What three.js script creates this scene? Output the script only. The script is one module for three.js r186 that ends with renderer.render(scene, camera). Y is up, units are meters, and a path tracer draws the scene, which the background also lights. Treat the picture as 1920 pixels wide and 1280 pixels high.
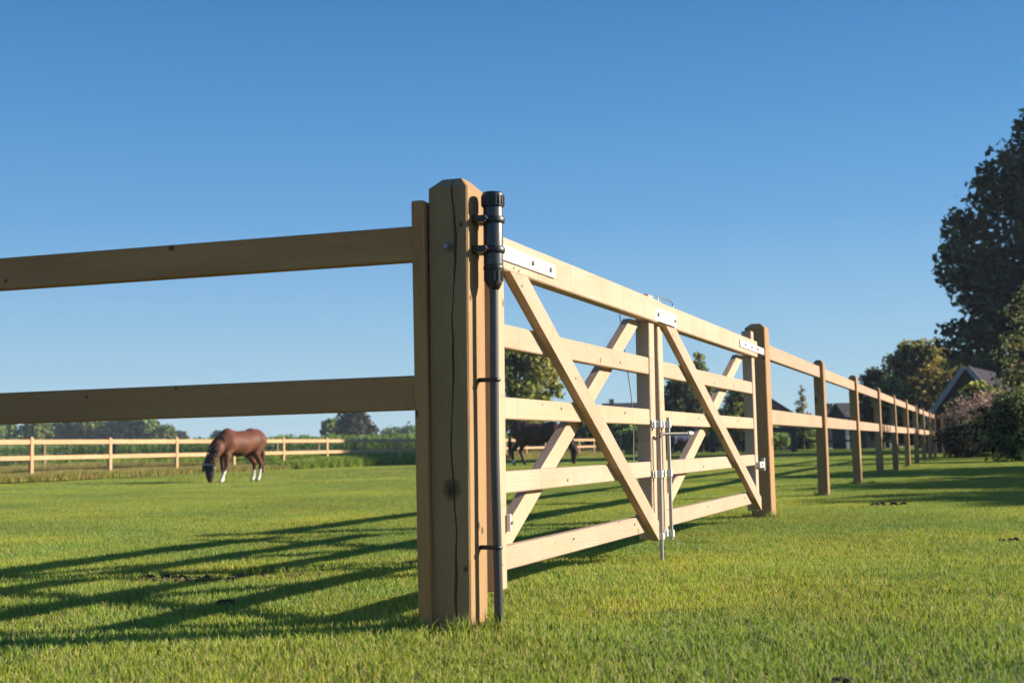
import * as THREE from 'three';
import { mergeGeometries } from 'three/addons/utils/BufferGeometryUtils.js';
import { MarchingCubes } from 'three/addons/objects/MarchingCubes.js';

// ------------------------------------------------------------------ camera, sky, sun, exposure
const scene = new THREE.Scene();
const renderer = new THREE.WebGLRenderer({ antialias: true });
renderer.setSize(1024, 682);
renderer.toneMapping = THREE.LinearToneMapping;
renderer.toneMappingExposure = 2.08;
renderer.shadowMap.enabled = true;

const camera = new THREE.PerspectiveCamera(29.86, 1024 / 682, 0.05, 3000);
{
  const pitch = Math.atan(203 / 2400), roll = 0.024;
  const fwd = new THREE.Vector3(0, Math.sin(pitch), -Math.cos(pitch));
  const r0 = new THREE.Vector3(1, 0, 0), u0 = new THREE.Vector3(0, Math.cos(pitch), Math.sin(pitch));
  const right = r0.clone().multiplyScalar(Math.cos(roll)).addScaledVector(u0, -Math.sin(roll));
  const up = r0.clone().multiplyScalar(Math.sin(roll)).addScaledVector(u0, Math.cos(roll));
  camera.position.set(0, 0.543, 0);
  camera.quaternion.setFromRotationMatrix(new THREE.Matrix4().makeBasis(right, up, fwd.clone().negate()));
  camera.focus = 5.6;
  camera.userData.fStop = 4.6;
}
const sunDir = new THREE.Vector3(0.932, 0.3289, -0.149).normalize();
{
  // clear blue late-afternoon air: colour by height above the horizon, a little brighter round the sun
  const W = 512, H = 256, data = new Float32Array(W * H * 4);
  const stops = [[-90, 0.34, 0.50, 0.60], [0, 0.42, 0.63, 0.72], [2, 0.39, 0.61, 0.73], [5, 0.285, 0.52, 0.735], [10, 0.145, 0.372, 0.68], [15, 0.085, 0.283, 0.595], [20, 0.054, 0.213, 0.50], [32, 0.035, 0.145, 0.41], [60, 0.028, 0.11, 0.33], [90, 0.026, 0.10, 0.31]];
  for (let j = 0; j < H; j++) for (let i = 0; i < W; i++) {
    const el = ((j + 0.5) / H - 0.5) * 180, az = ((i + 0.5) / W - 0.5) * Math.PI * 2;
    let k = 0; while (k < stops.length - 2 && el > stops[k + 1][0]) k++;
    const f = Math.min(1, Math.max(0, (el - stops[k][0]) / (stops[k + 1][0] - stops[k][0])));
    const ce = Math.cos(el * Math.PI / 180), d = new THREE.Vector3(ce * Math.cos(az), Math.sin(el * Math.PI / 180), ce * Math.sin(az));
    const ang = Math.acos(Math.min(1, Math.max(-1, d.dot(sunDir)))) * 180 / Math.PI;
    const glow = 1 + 0.9 * Math.exp(-ang / 22);
    const o = (j * W + i) * 4;
    for (let c = 0; c < 3; c++) data[o + c] = 0.5 * (stops[k][c + 1] * (1 - f) + stops[k + 1][c + 1] * f) * (1 + (glow - 1) * [1.1, 1, 0.8][c]);
    data[o + 3] = 1;
  }
  const sky = new THREE.DataTexture(data, W, H, THREE.RGBAFormat, THREE.FloatType);
  sky.mapping = THREE.EquirectangularReflectionMapping; sky.magFilter = THREE.LinearFilter; sky.needsUpdate = true;
  scene.background = sky; scene.environment = sky;
}
const sun = new THREE.DirectionalLight(new THREE.Color().setRGB(1, 0.87, 0.71), 5.0);
sun.position.copy(sunDir).multiplyScalar(120).add(new THREE.Vector3(0, 0, -25));
scene.fog = new THREE.FogExp2(new THREE.Color().setRGB(0.72, 0.86, 1.0), 0.0004);
sun.target.position.set(0, 0, -25); scene.add(sun, sun.target);
sun.castShadow = true; sun.shadow.mapSize.set(4096, 4096);
Object.assign(sun.shadow.camera, { left: -60, right: 60, top: 40, bottom: -40, near: 1, far: 300 });

// ------------------------------------------------------------------ helpers
function rng(seed) { let a = seed >>> 0; return () => { a = (a + 0x6D2B79F5) >>> 0; let t = Math.imul(a ^ (a >>> 15), 1 | a); t = (t + Math.imul(t ^ (t >>> 7), 61 | t)) ^ t; return ((t ^ (t >>> 14)) >>> 0) / 4294967296; }; }
const TBL = new Float32Array(65536); { const r = rng(7); for (let i = 0; i < 65536; i++) TBL[i] = r(); }
const fade = t => t * t * (3 - 2 * t);
function noise(x, y, px = 256, py = 256) {        // value noise 0..1 with a period
  const xi = Math.floor(x), yi = Math.floor(y), fx = fade(x - xi), fy = fade(y - yi);
  const m = (a, b) => ((a % b) + b) % b;
  const x0 = m(xi, px) & 255, x1 = m(xi + 1, px) & 255, y0 = (m(yi, py) & 255) << 8, y1 = (m(yi + 1, py) & 255) << 8;
  const a = TBL[x0 + y0], b = TBL[x1 + y0], c = TBL[x0 + y1], d = TBL[x1 + y1];
  return (a + (b - a) * fx) * (1 - fy) + (c + (d - c) * fx) * fy;
}
const fbm = (x, y) => 0.5 * noise(x, y) + 0.3 * noise(x * 2.13 + 17, y * 2.13 + 5) + 0.2 * noise(x * 4.4 + 31, y * 4.4 + 77);
const lerp = (a, b, t) => a + (b - a) * t, clamp = (v, a, b) => Math.min(b, Math.max(a, v));
const taken = {};
function numbered(n) { const k = taken[n] = (taken[n] ?? -1) + 1; return k ? `${n}_${String(k).padStart(3, '0')}` : n; }
function tag(o, label, category, group, kind) { o.userData = { ...o.userData, label, category }; if (group) o.userData.group = group; if (kind) o.userData.kind = kind; return o; }
function thing(name, label, category, pos = [0, 0, 0], turn = 0, group) {
  const o = new THREE.Group(); o.name = numbered(name); o.rotation.order = 'YXZ'; o.position.set(...pos); o.rotation.y = turn; scene.add(o);
  return tag(o, label, category, group);
}
function part(name, geo, mat, parent) { const m = new THREE.Mesh(geo, mat); m.name = name; m.castShadow = m.receiveShadow = true; parent.add(m); return m; }
const at = (m, x, y, z) => { m.position.set(x, y, z); return m; };
const rgb = (r, g, b) => new THREE.Color().setRGB(r, g, b);

// terrain: nearly flat turf with a shallow hollow where the chestnut horse stands
function gy(x, z) {
  const near = 0.022 * (fbm(x * 0.9 + 40, z * 0.9 + 90) - 0.5) + 0.010 * (fbm(x * 3.1 + 3, z * 3.1) - 0.5);
  const dx = (x + 7.3) / 6, dz = (z + 33.4) / 6;
  const rut = -0.03 * Math.exp(-(((x + 1.35) / 0.5) ** 2 + ((z + 5.95) / 0.14) ** 2));
  return -0.026 + near - 0.11 * Math.exp(-(dx * dx + dz * dz)) + rut;
}

// ------------------------------------------------------------------ wood
function woodTexture(seed, jointed, light, dark, knotC, knots) {
  const W = 2048, H = 512, col = new Uint8Array(W * H * 4), bmp = new Uint8Array(W * H * 4), r = rng(seed);
  const segs = []; for (let x = 0; x < 1;) { segs.push([x, r(), r()]); x += 0.09 + r() * 0.16; }
  const ks = knots.map(k => [...k]);
  for (let j = 0; j < H; j++) for (let i = 0; i < W; i++) {
    const u = i / W, v0 = j / H; let v = v0, tone = 0, hue = 0, line = 0;
    if (jointed) { let s = segs[segs.length - 1]; for (const q of segs) { if (u >= q[0] + 0.0035 * (((j * 0.14) | 0) & 1)) s = q; if (Math.abs(u - q[0]) < 0.0035) line = 1; } v = (v0 + s[1]) % 1; tone = (s[1] - 0.5) * 0.22; hue = s[2] - 0.5; }
    let X = u * 2, Y = v * 0.5 + 0.016 * (noise(u * 3, v * 4, 3, 4) - 0.5) + 0.005 * (noise(u * 11 + 50, v * 12, 11, 12) - 0.5), kn = 0;
    for (const [kx, ky, kr] of ks) {
      let dx = X - kx; if (dx > 1) dx -= 2; if (dx < -1) dx += 2; const dy = v * 0.5 - ky;
      const d = (dx / (2.6 * kr)) ** 2 + (dy / (1.3 * kr)) ** 2;
      Y -= Math.sign(dy) * kr * 0.9 * Math.exp(-d * 0.8);
      const dd = Math.sqrt(dx * dx * 0.7 + dy * dy) / kr + 0.25 * (noise(X * 90, Y * 90) - 0.5); kn = Math.max(kn, clamp(1.25 - dd, 0, 1));
    }
    const ph = Y * 115 + 2.2 * noise(u * 2, v * 8, 2, 8), fr = ph - Math.floor(ph);
    const late = Math.pow(fr, 2.6) * (0.45 + 0.75 * noise(u * 5, v * 20, 5, 20));
    const fib = noise(u * 26, v * 255, 26, 255), fine = noise(u * 130, v * 256, 130, 256), blot = noise(u * 6 + 9, v * 5, 6, 5);
    let t = clamp(late * 0.62 + (fib - 0.5) * 0.26 + (fine - 0.5) * 0.16 + (blot - 0.5) * 0.36 - tone, 0, 1);
    const o = (j * W + i) * 4;
    for (let c = 0; c < 3; c++) { let q = lerp(light[c], dark[c], t); q = lerp(q, knotC[c], Math.pow(kn, 0.8) * 0.9); if (jointed) q += [7, -2, -6][c] * hue * 1.6 - line * [14, 16, 18][c] * 0.6; col[o + c] = clamp(q, 0, 255); }
    const hgt = clamp(0.62 - late * 0.35 + (fib - 0.5) * 0.5 + (fine - 0.5) * 0.3 - line * 0.2, 0, 1) * 255; bmp[o] = bmp[o + 1] = bmp[o + 2] = hgt; col[o + 3] = bmp[o + 3] = 255;
  }
  const mk = (d, s) => { const t = new THREE.DataTexture(d, W, H); t.wrapS = t.wrapT = THREE.RepeatWrapping; t.magFilter = THREE.LinearFilter; t.minFilter = THREE.LinearMipmapLinearFilter; t.generateMipmaps = true; if (s) t.colorSpace = THREE.SRGBColorSpace; t.needsUpdate = true; return t; };
  return [mk(col, true), mk(bmp, false)];
}
function knotList(seed, n, first) { const r = rng(seed), a = first ? [first] : []; for (let i = 0; i < n; i++) a.push([r() * 2, r() * 0.5, 0.004 + r() * r() * 0.011]); return a; }
const [gateMap, gateBump] = woodTexture(11, true, [240, 213, 184], [210, 168, 128], [150, 104, 66], knotList(3, 9));
const [postMap, postBump] = woodTexture(23, false, [214, 178, 128], [166, 122, 76], [92, 60, 36], knotList(5, 12, [0.42, 0.25, 0.027]));
const woodMat = (map, bump, tint) => new THREE.MeshStandardMaterial({ map, bumpMap: bump, bumpScale: 0.0011, roughness: 0.78, color: tint });
const GATE = [rgb(0.55, 0.55, 0.55), rgb(0.51, 0.50, 0.49), rgb(0.57, 0.55, 0.52)].map(c => woodMat(gateMap, gateBump, c));
const POST = [rgb(0.53, 0.49, 0.44), rgb(0.49, 0.45, 0.39), rgb(0.56, 0.49, 0.42)].map(c => woodMat(postMap, postBump, c));
const RAIL = [rgb(0.45, 0.42, 0.40), rgb(0.49, 0.44, 0.40)].map(c => woodMat(gateMap, gateBump, c));
const FAR = [rgb(0.62, 0.52, 0.40), rgb(0.58, 0.48, 0.36)].map(c => woodMat(gateMap, gateBump, c));
const AGED = [rgb(0.72, 0.54, 0.40), rgb(0.68, 0.52, 0.39)].map(c => woodMat(postMap, postBump, c));
const OLD = woodMat(postMap, postBump, rgb(0.30, 0.34, 0.40));

// flat faces from a list of polygons, uv laid along the grain axis
function faces(list, axis, seed, fixed) {
  const r = rng(seed * 977 + 13), pos = [], nor = [], uv = [], a = new THREE.Vector3(), b = new THREE.Vector3(), off = [0, 1, 2, 3, 4, 5].map(() => [r(), r()]);
  for (const poly of list) {
    a.subVectors(poly[1], poly[0]); b.subVectors(poly[2], poly[0]); const n = a.clone().cross(b).normalize();
    const ab = [Math.abs(n.x), Math.abs(n.y), Math.abs(n.z)]; let k = ab.indexOf(Math.max(...ab)); const o = off[k * 2 + (n.getComponent(k) > 0 ? 1 : 0)];
    const others = [0, 1, 2].filter(q => q !== axis && q !== k);
    for (let i = 1; i < poly.length - 1; i++) for (const p of [poly[0], poly[i], poly[i + 1]]) {
      pos.push(p.x, p.y, p.z); nor.push(n.x, n.y, n.z);
      if (k === axis) { const [p1, p2] = [0, 1, 2].filter(q => q !== axis); uv.push(p.getComponent(p1) * 0.5 + o[0], p.getComponent(p2) * 2 + o[1]); }
      else if (fixed && k === fixed.k && n.getComponent(k) < 0) uv.push(p.getComponent(axis) / 2, (p.getComponent(others[0]) - fixed.c) / 0.5 + 0.5);
      else uv.push(p.getComponent(axis) / 2 + o[0], p.getComponent(others[0]) / 0.5 + o[1]);
    }
  }
  const g = new THREE.BufferGeometry();
  g.setAttribute('position', new THREE.Float32BufferAttribute(pos, 3)); g.setAttribute('normal', new THREE.Float32BufferAttribute(nor, 3)); g.setAttribute('uv', new THREE.Float32BufferAttribute(uv, 2));
  return g;
}
// sawn beam with eased edges, from corner to corner
function beam(x0, x1, y0, y1, z0, z1, axis, seed, ch = 0.004) {
  const lo = [x0, y0, z0], hi = [x1, y1, z1], V = (s, k) => new THREE.Vector3(...[0, 1, 2].map(q => { const e = s[q] > 0 ? hi[q] : lo[q]; return q === k ? e : e - s[q] * ch; }));
  const cen = new THREE.Vector3((x0 + x1) / 2, (y0 + y1) / 2, (z0 + z1) / 2), list = [];
  const add = p => { const n = p[1].clone().sub(p[0]).cross(p[2].clone().sub(p[0])); const m = p.reduce((a, q) => a.add(q), new THREE.Vector3()).divideScalar(p.length).sub(cen); list.push(n.dot(m) < 0 ? p.reverse() : p); };
  for (let k = 0; k < 3; k++) for (const s of [-1, 1]) { const [p, q] = [0, 1, 2].filter(v => v !== k); add([[-1, -1], [1, -1], [1, 1], [-1, 1]].map(([a, b]) => { const v = [0, 0, 0]; v[k] = s; v[p] = a; v[q] = b; return V(v, k); })); }
  for (let k = 0; k < 3; k++) { const [p, q] = [0, 1, 2].filter(v => v !== k); for (const a of [-1, 1]) for (const b of [-1, 1]) { const e = t => { const v = [0, 0, 0]; v[k] = t; v[p] = a; v[q] = b; return v; }; add([V(e(-1), p), V(e(1), p), V(e(1), q), V(e(-1), q)]); } }
  for (const a of [-1, 1]) for (const b of [-1, 1]) for (const c of [-1, 1]) add([V([a, b, c], 0), V([a, b, c], 1), V([a, b, c], 2)]);
  return faces(list, axis, seed);
}
// upright post, corner at the origin (x 0..d along the fence, z -w..0), four-way bevelled top, optional drying crack in the near face
function postGeo(d, w, h, seed, crack) {
  const c = 0.005, rings = [], N = crack ? 40 : 2, list = [], r = rng(seed), bev = 0.034;
  for (let i = 0; i <= N; i++) {
    const y = lerp(-0.25, h - bev, i / N), f = i / N;
    const pts = [[0, -w + c]];
    if (crack) {
      const zc = crack + 0.006 * Math.sin(f * 9) + 0.004 * (r() - 0.5) + 0.004 * Math.sin(f * 23);
      const open = (0.0020 + 0.0075 * Math.pow(noise(f * 9 + seed, 3.3), 1.6)) * clamp((f - 0.1) * 8, 0.25, 1);
      pts.push([0, zc - open * 0.8], [0.022, zc], [0, zc + open * 0.8]);
    }
    pts.push([0, -c], [c, 0], [d - c, 0], [d, -c], [d, -w + c], [d - c, -w], [c, -w]);
    rings.push(pts.map(p => new THREE.Vector3(p[0], y, p[1])));
  }
  const top = rings[rings.length - 1].map(p => new THREE.Vector3(lerp(d / 2, Math.max(p.x, 0), 0.5), h, lerp(-w / 2, p.z, 0.5)));
  if (crack) { top[2].x = top[1].x; top[2].z = (top[1].z + top[3].z) / 2; }
  rings.push(top);
  for (let i = 0; i < rings.length - 1; i++) for (let k = 0; k < rings[0].length; k++) { const k2 = (k + 1) % rings[0].length; list.push([rings[i][k], rings[i][k2], rings[i + 1][k2], rings[i + 1][k]]); }
  list.push([...top]);
  return faces(list, 1, seed, crack ? { k: 0, c: -0.062 } : null);
}
// sloping brace in the plane of the gate between two heights or two stiles: corners in (x, y), thickness z0..z1
function brace(pts, z0, z1, seed) {
  const a = Math.atan2(pts[1][1] - pts[0][1], pts[1][0] - pts[0][0]);
  const rot = pts.map(([x, y]) => new THREE.Vector2(x, y).rotateAround(new THREE.Vector2(), -a));
  const f = rot.map(p => new THREE.Vector3(p.x, p.y, z1)), b = rot.map(p => new THREE.Vector3(p.x, p.y, z0)), list = [[...f], [...b].reverse()];
  const ccw = THREE.ShapeUtils.area(rot) > 0; if (!ccw) list.forEach(p => p.reverse());
  for (let i = 0; i < 4; i++) { const j = (i + 1) % 4; list.push(ccw ? [f[j], f[i], b[i], b[j]] : [f[i], f[j], b[j], b[i]]); }
  const g = faces(list, 0, seed); g.rotateZ(a); return g;
}
function tube(pts, rad, seg = 10, n = 24, closed = false) { return new THREE.TubeGeometry(new THREE.CatmullRomCurve3(pts.map(p => new THREE.Vector3(...p)), closed, 'centripetal'), n, rad, seg, closed); }
function rod(x, y0, y1, z, r, seg = 14) { const g = new THREE.CylinderGeometry(r, r, y1 - y0, seg); g.translate(x, (y0 + y1) / 2, z); return g; }

// ------------------------------------------------------------------ ground
{
  const xs = [], zs = [], grow = (a, max, s0, k) => { let v = a, s = s0; const o = [a]; while (v < max) { v += s; s *= k; o.push(v); } return o; };
  const h = grow(0, 1500, 0.16, 1.045); for (let i = h.length - 1; i > 0; i--) xs.push(-h[i]); xs.push(...h);
  const f = grow(0, 1700, 0.14, 1.03), b = grow(0, 500, 0.3, 1.12); for (let i = b.length - 1; i > 0; i--) zs.push(b[i]); for (const v of f) zs.push(-v);
  const pos = [], uv = [], idx = [];
  for (const z of zs) for (const x of xs) { pos.push(x, gy(x, z), z); uv.push(x / 3, z / 3); }
  const nx = xs.length; for (let j = 0; j < zs.length - 1; j++) for (let i = 0; i < nx - 1; i++) { const a = j * nx + i; idx.push(a, a + 1, a + nx, a + 1, a + nx + 1, a + nx); }
  const g = new THREE.BufferGeometry(); g.setAttribute('position', new THREE.Float32BufferAttribute(pos, 3)); g.setAttribute('uv', new THREE.Float32BufferAttribute(uv, 2)); g.setIndex(idx); g.computeVertexNormals();
  if (g.attributes.normal.getY(0) < 0) { for (let i = 0; i < idx.length; i += 3) { const t = idx[i]; idx[i] = idx[i + 1]; idx[i + 1] = t; } g.setIndex(idx); g.computeVertexNormals(); }
  const W = 512, d = new Uint8Array(W * W * 4);
  for (let j = 0; j < W; j++) for (let i = 0; i < W; i++) {
    const a = 0.5 * noise(i / W * 16, j / W * 16, 16, 16) + 0.5 * noise(i / W * 90, j / W * 90, 90, 90), b2 = noise(i / W * 7 + 3, j / W * 7, 7, 7), c2 = noise(i / W * 200, j / W * 200, 200, 200), o = (j * W + i) * 4;
    const t = clamp(a * 0.8 + b2 * 0.3 - 0.15 + (c2 - 0.5) * 0.5, 0, 1);
    d[o] = lerp(72, 112, t); d[o + 1] = lerp(72, 118, t); d[o + 2] = lerp(34, 44, t); d[o + 3] = 255;
  }
  const map = new THREE.DataTexture(d, W, W); map.wrapS = map.wrapT = THREE.RepeatWrapping; map.magFilter = THREE.LinearFilter; map.colorSpace = THREE.SRGBColorSpace; map.needsUpdate = true;
  const m = new THREE.Mesh(g, new THREE.MeshStandardMaterial({ map, roughness: 1 })); m.name = 'ground'; m.receiveShadow = true; tag(m, 'flat ground of thatch and soil under the paddock grass', 'ground', null, 'structure'); scene.add(m);
}

// ------------------------------------------------------------------ near post, left fence, gate, right fence
const TH = 20.5 * Math.PI / 180, TURN = Math.PI / 2 - TH, GX = Math.sin(TH), GZ = -Math.cos(TH), NX = Math.cos(TH), NZ = Math.sin(TH);
const P0 = [-0.151, 0, -4.096];
const gateAt = (t, o = 0) => [P0[0] + GX * t + NX * o, 0, P0[2] + GZ * t + NZ * o];
const LEAN = 0.013;
const zinc = new THREE.MeshStandardMaterial({ color: rgb(0.62, 0.63, 0.62), metalness: 0.55, roughness: 0.48 });
const zincDark = new THREE.MeshStandardMaterial({ color: rgb(0.36, 0.36, 0.35), metalness: 0.8, roughness: 0.45 });
const steel = new THREE.MeshStandardMaterial({ color: rgb(0.30, 0.29, 0.27), metalness: 0.9, roughness: 0.42 });
const leverMetal = new THREE.MeshStandardMaterial({ color: rgb(0.11, 0.105, 0.10), metalness: 0.6, roughness: 0.6 });
const boltMetal = new THREE.MeshStandardMaterial({ color: rgb(0.20, 0.17, 0.12), metalness: 0.5, roughness: 0.5 });
const plastic = new THREE.MeshStandardMaterial({ color: rgb(0.018, 0.019, 0.021), roughness: 0.42 });
const plasticPipe = new THREE.MeshStandardMaterial({ color: rgb(0.06, 0.062, 0.065), roughness: 0.32 });

{ // near gate post
  const p = thing('gate_post', 'tall cracked timber gate post in the foreground, nearest the camera', 'gate post', gateAt(0), TURN, 'gate posts'); p.rotation.x = LEAN;
  part('post', postGeo(0.148, 0.138, 1.434, 41, -0.053), POST[0], p);
  const washer = new THREE.CylinderGeometry(0.0185, 0.0185, 0.004, 24); washer.rotateZ(Math.PI / 2); const b = part('hinge_bolt', washer, boltMetal, p); at(b, -0.002, 1.203, -0.0665);
  const nut = new THREE.CylinderGeometry(0.0125, 0.0125, 0.011, 6); nut.rotateZ(Math.PI / 2); at(part('nut', nut, boltMetal, b), -0.0076, 0, 0);
  const end = new THREE.CylinderGeometry(0.0062, 0.0058, 0.01, 12); end.rotateZ(Math.PI / 2); at(part('bolt_end', end, steel, b), -0.017, 0, 0);
}
{ // far gate post
  const p = thing('gate_post', 'tall timber gate post at the far side of the double gate', 'gate post', gateAt(5.86), TURN, 'gate posts');
  part('post', postGeo(0.2, 0.15, 1.45, 43), POST[2], p);
}
{ // left fence, leaving the picture on the left
  const lf = [-0.959, -0.2845], turn = Math.PI - Math.asin(0.2845), o = [-0.281, 0, -4.118];
  const f = thing('paddock_fence', 'two-rail timber fence in shade, running out of view left of the near gate post', 'fence', o, turn, 'timber paddock fences'); f.rotation.x = 0;
  part('end_post', beam(-0.002, 0.042, -0.2, 1.362, 0.004, 0.118, 1, 51, 0.004), AGED[0], f);
  part('rail', beam(0.040, 3.62, 1.166, 1.281, 0.018, 0.066, 0, 52), AGED[0], f);
  part('rail', beam(0.040, 3.62, 0.679, 0.791, 0.018, 0.066, 0, 55), AGED[1], f);
  const pg = postGeo(0.12, 0.12, 1.36, 57); pg.translate(3.60, 0, 0.10); part('post', pg, POST[1], f);
}
function screw(parent, x, y, z, r = 0.005) { const g = new THREE.CylinderGeometry(r, r, 0.004, 10); g.rotateX(Math.PI / 2); return at(part('screw', g, steel, parent), x, y, z); }
function bolt(parent, x, y, z, r = 0.009) { const g = new THREE.CylinderGeometry(r, r * 1.05, 0.008, 6); g.rotateX(Math.PI / 2); return at(part('bolt', g, zincDark, parent), x, y, z); }

function leaf(label, t0, t1, lean, s, o) {
  // t0..t1 along the gate line; o: what differs between the two leaves
  const g = thing('gate_leaf', label, 'gate', gateAt(0), TURN, 'leaves of the double field gate'); g.rotation.x = lean;
  const sw = 0.1;
  part('stile', beam(t0, t0 + sw, o.lowA, o.topA, -0.092, -0.022, 1, s + 1), GATE[2], g);
  part('stile', beam(t1 - sw, t1, o.lowB, o.topB, -0.092, -0.022, 1, s + 2), GATE[0], g);
  part('top_rail', beam(o.r0, t1 + 0.004, 1.165, 1.28, -0.058, 0.002, 0, s + 3, 0.005), GATE[0], g);
  [[0.900, 0.984], [0.650, 0.727], [0.392, 0.468], [0.128, 0.210]].forEach(([y0, y1], i) => {
    const r = part('rail', beam(t0 + sw * 0.55, t1 - sw * 0.5, y0, y1, -0.068, -0.028, 0, s + 5 + i), GATE[(i + 1) % 3], g);
    for (const k of [0.3, 0.72]) screw(r, lerp(t0, t1, k + 0.03 * i), (y0 + y1) / 2 + 0.012 * (i % 2 ? 1 : -1), -0.0265, 0.0055);
  });
  const a = Math.atan2(o.f1[1] - o.f0[1], o.f1[0] - o.f0[0]), hw = 0.042, hx = hw / Math.abs(Math.sin(a)), hy = hw / Math.cos(a);
  // front brace: square against the top rail, plumb against the closing stile
  const f = part('brace', brace([[o.f0[0] - hx, o.f0[1]], [o.f1[0], o.f1[1] - hy], [o.f1[0], o.f1[1] + hy], [o.f0[0] + hx, o.f0[1]]], -0.0285, 0.0085, s + 11), GATE[1], g);
  screw(f, o.f0[0] + 0.03, o.f0[1] - 0.04, 0.009, 0.005); screw(f, lerp(o.f0[0], o.f1[0], 0.33), lerp(o.f0[1], o.f1[1], 0.33), 0.009, 0.005);
  const b = Math.atan2(o.b1[1] - o.b0[1], o.b1[0] - o.b0[0]), bx = hw / Math.sin(b), by = hw / Math.cos(b);
  part('brace', brace([[o.b0[0], o.b0[1] - by], [o.b1[0] + bx, o.b1[1]], [o.b1[0] - bx, o.b1[1]], [o.b0[0], o.b0[1] + by]], -0.106, -0.0695, s + 13), GATE[2], g);
  return g;
}
{
  const g = leaf('left leaf of the timber double gate, hung on the cracked near post', 0.285, 2.505, LEAN, 100, { lowA: 0.066, topA: 1.29, lowB: 0.086, topB: 1.302, r0: 0.262, f0: [0.455, 1.165], f1: [2.405, 0.128], b0: [0.392, 0.168], b1: [2.325, 1.165] });
  const h = part('hinge_strap', beam(0.16, 0.86, 1.196, 1.247, 0.0035, 0.0095, 0, 3, 0.001), zinc, g); bolt(h, 0.60, 1.222, 0.013, 0.0095); bolt(h, 0.80, 1.222, 0.013, 0.0095);
  screw(g, 0.42, 1.182, 0.003, 0.004); screw(g, 0.47, 1.178, 0.003, 0.004);
  const lo = part('lower_hinge', beam(0.378, 0.392, 0.262, 0.322, -0.03, -0.006, 1, 4, 0.001), zinc, g); bolt(lo, 0.39, 0.292, -0.004, 0.006);
  // thin wire on the inner side, top rail to bottom rail
  part('wire', tube([[2.06, 1.17, -0.075], [2.17, 0.97, -0.08], [2.30, 0.70, -0.084], [2.30, 0.45, -0.084], [2.30, 0.215, -0.06]], 0.0022, 6, 30), steel, g);
  part('wire_clip', beam(2.235, 2.33, 0.209, 0.219, -0.064, -0.034, 0, 8, 0.001), steel, g);
}
{
  const g = leaf('right leaf of the timber double gate, hung on the far gate post', 2.625, 5.475, 0.003, 140, { lowA: 0.088, topA: 1.296, lowB: 0.07, topB: 1.352, r0: 2.552, f0: [2.80, 1.165], f1: [5.375, 0.120], b0: [2.735, 0.168], b1: [5.20, 1.165] });
  const h = part('hinge_strap', beam(4.78, 5.72, 1.196, 1.245, 0.0035, 0.0095, 0, 5, 0.001), zinc, g); for (const x of [4.95, 5.2, 5.44]) bolt(h, x, 1.221, 0.013, 0.009);
  const lo = part('lower_hinge', beam(5.40, 5.60, 0.372, 0.415, -0.022, 0.006, 0, 6, 0.001), zinc, g); bolt(lo, 5.47, 0.394, 0.009, 0.009);
  const eye = rod(5.62, 0.35, 0.44, -0.012, 0.016); part('hinge_eye', eye, zincDark, lo);
}
{ // closing hardware between the leaves
  const p = thing('latch_plate', 'galvanised latch plate with wire loop joining the tops of the two gate leaves', 'latch', gateAt(0), TURN);
  part('plate', beam(2.44, 2.90, 1.172, 1.238, 0.012, 0.018, 0, 9, 0.001), zinc, p);
  bolt(p, 2.50, 1.206, 0.022, 0.011); bolt(p, 2.86, 1.203, 0.022, 0.008);
  part('loop', tube([[2.62, 1.27, -0.012], [2.63, 1.305, -0.012], [2.66, 1.312, -0.012], [2.93, 1.312, -0.012], [2.955, 1.30, -0.012], [2.95, 1.28, -0.012], [2.90, 1.262, -0.012]], 0.003, 8, 40), steel, p);
}
function dropBolt(label, t, y0, y1, z, lean, handle) {
  const g = thing('drop_bolt', label, 'drop bolt', gateAt(0), TURN, 'drop bolts of the gate'); g.rotation.x = lean;
  part('rod', rod(t, y0, y1, z, 0.0095), zincDark, g);
  for (const y of [0.10, 0.405, 0.655]) { const b = part('bracket', beam(t - 0.042, t + 0.042, y - 0.018, y + 0.018, -0.0205, -0.0165, 0, 9, 0.001), zinc, g); const c = new THREE.CylinderGeometry(0.0155, 0.0155, 0.034, 14); part('sleeve', at2(c, t, y, z), zinc, b); screw(b, t - 0.033, y, -0.0145, 0.004); screw(b, t + 0.033, y, -0.0145, 0.004); }
  if (handle) { part('lever', tube([[t, y1 - 0.03, z], [t, y1 - 0.003, z + 0.003], [t + 0.05, y1 + 0.004, z + 0.02], [t + 0.21, y1 + 0.006, z + 0.10]], 0.008, 10, 24), leverMetal, g); const e = new THREE.CylinderGeometry(0.012, 0.012, 0.03, 12); e.rotateZ(Math.PI / 2); e.rotateY(-0.46); part('lever_knob', at2(e, t + 0.22, y1 + 0.006, z + 0.105), zinc, g); }
}
function at2(g, x, y, z) { g.translate(x, y, z); return g; }
dropBolt('galvanised drop bolt with bent lever on the left gate leaf, reaching the grass', 2.452, -0.03, 0.60, 0.008, LEAN, true);
dropBolt('plain galvanised drop bolt on the right gate leaf, just beside the levered one', 2.668, 0.07, 0.69, 0.008, 0.003, false);

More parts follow.
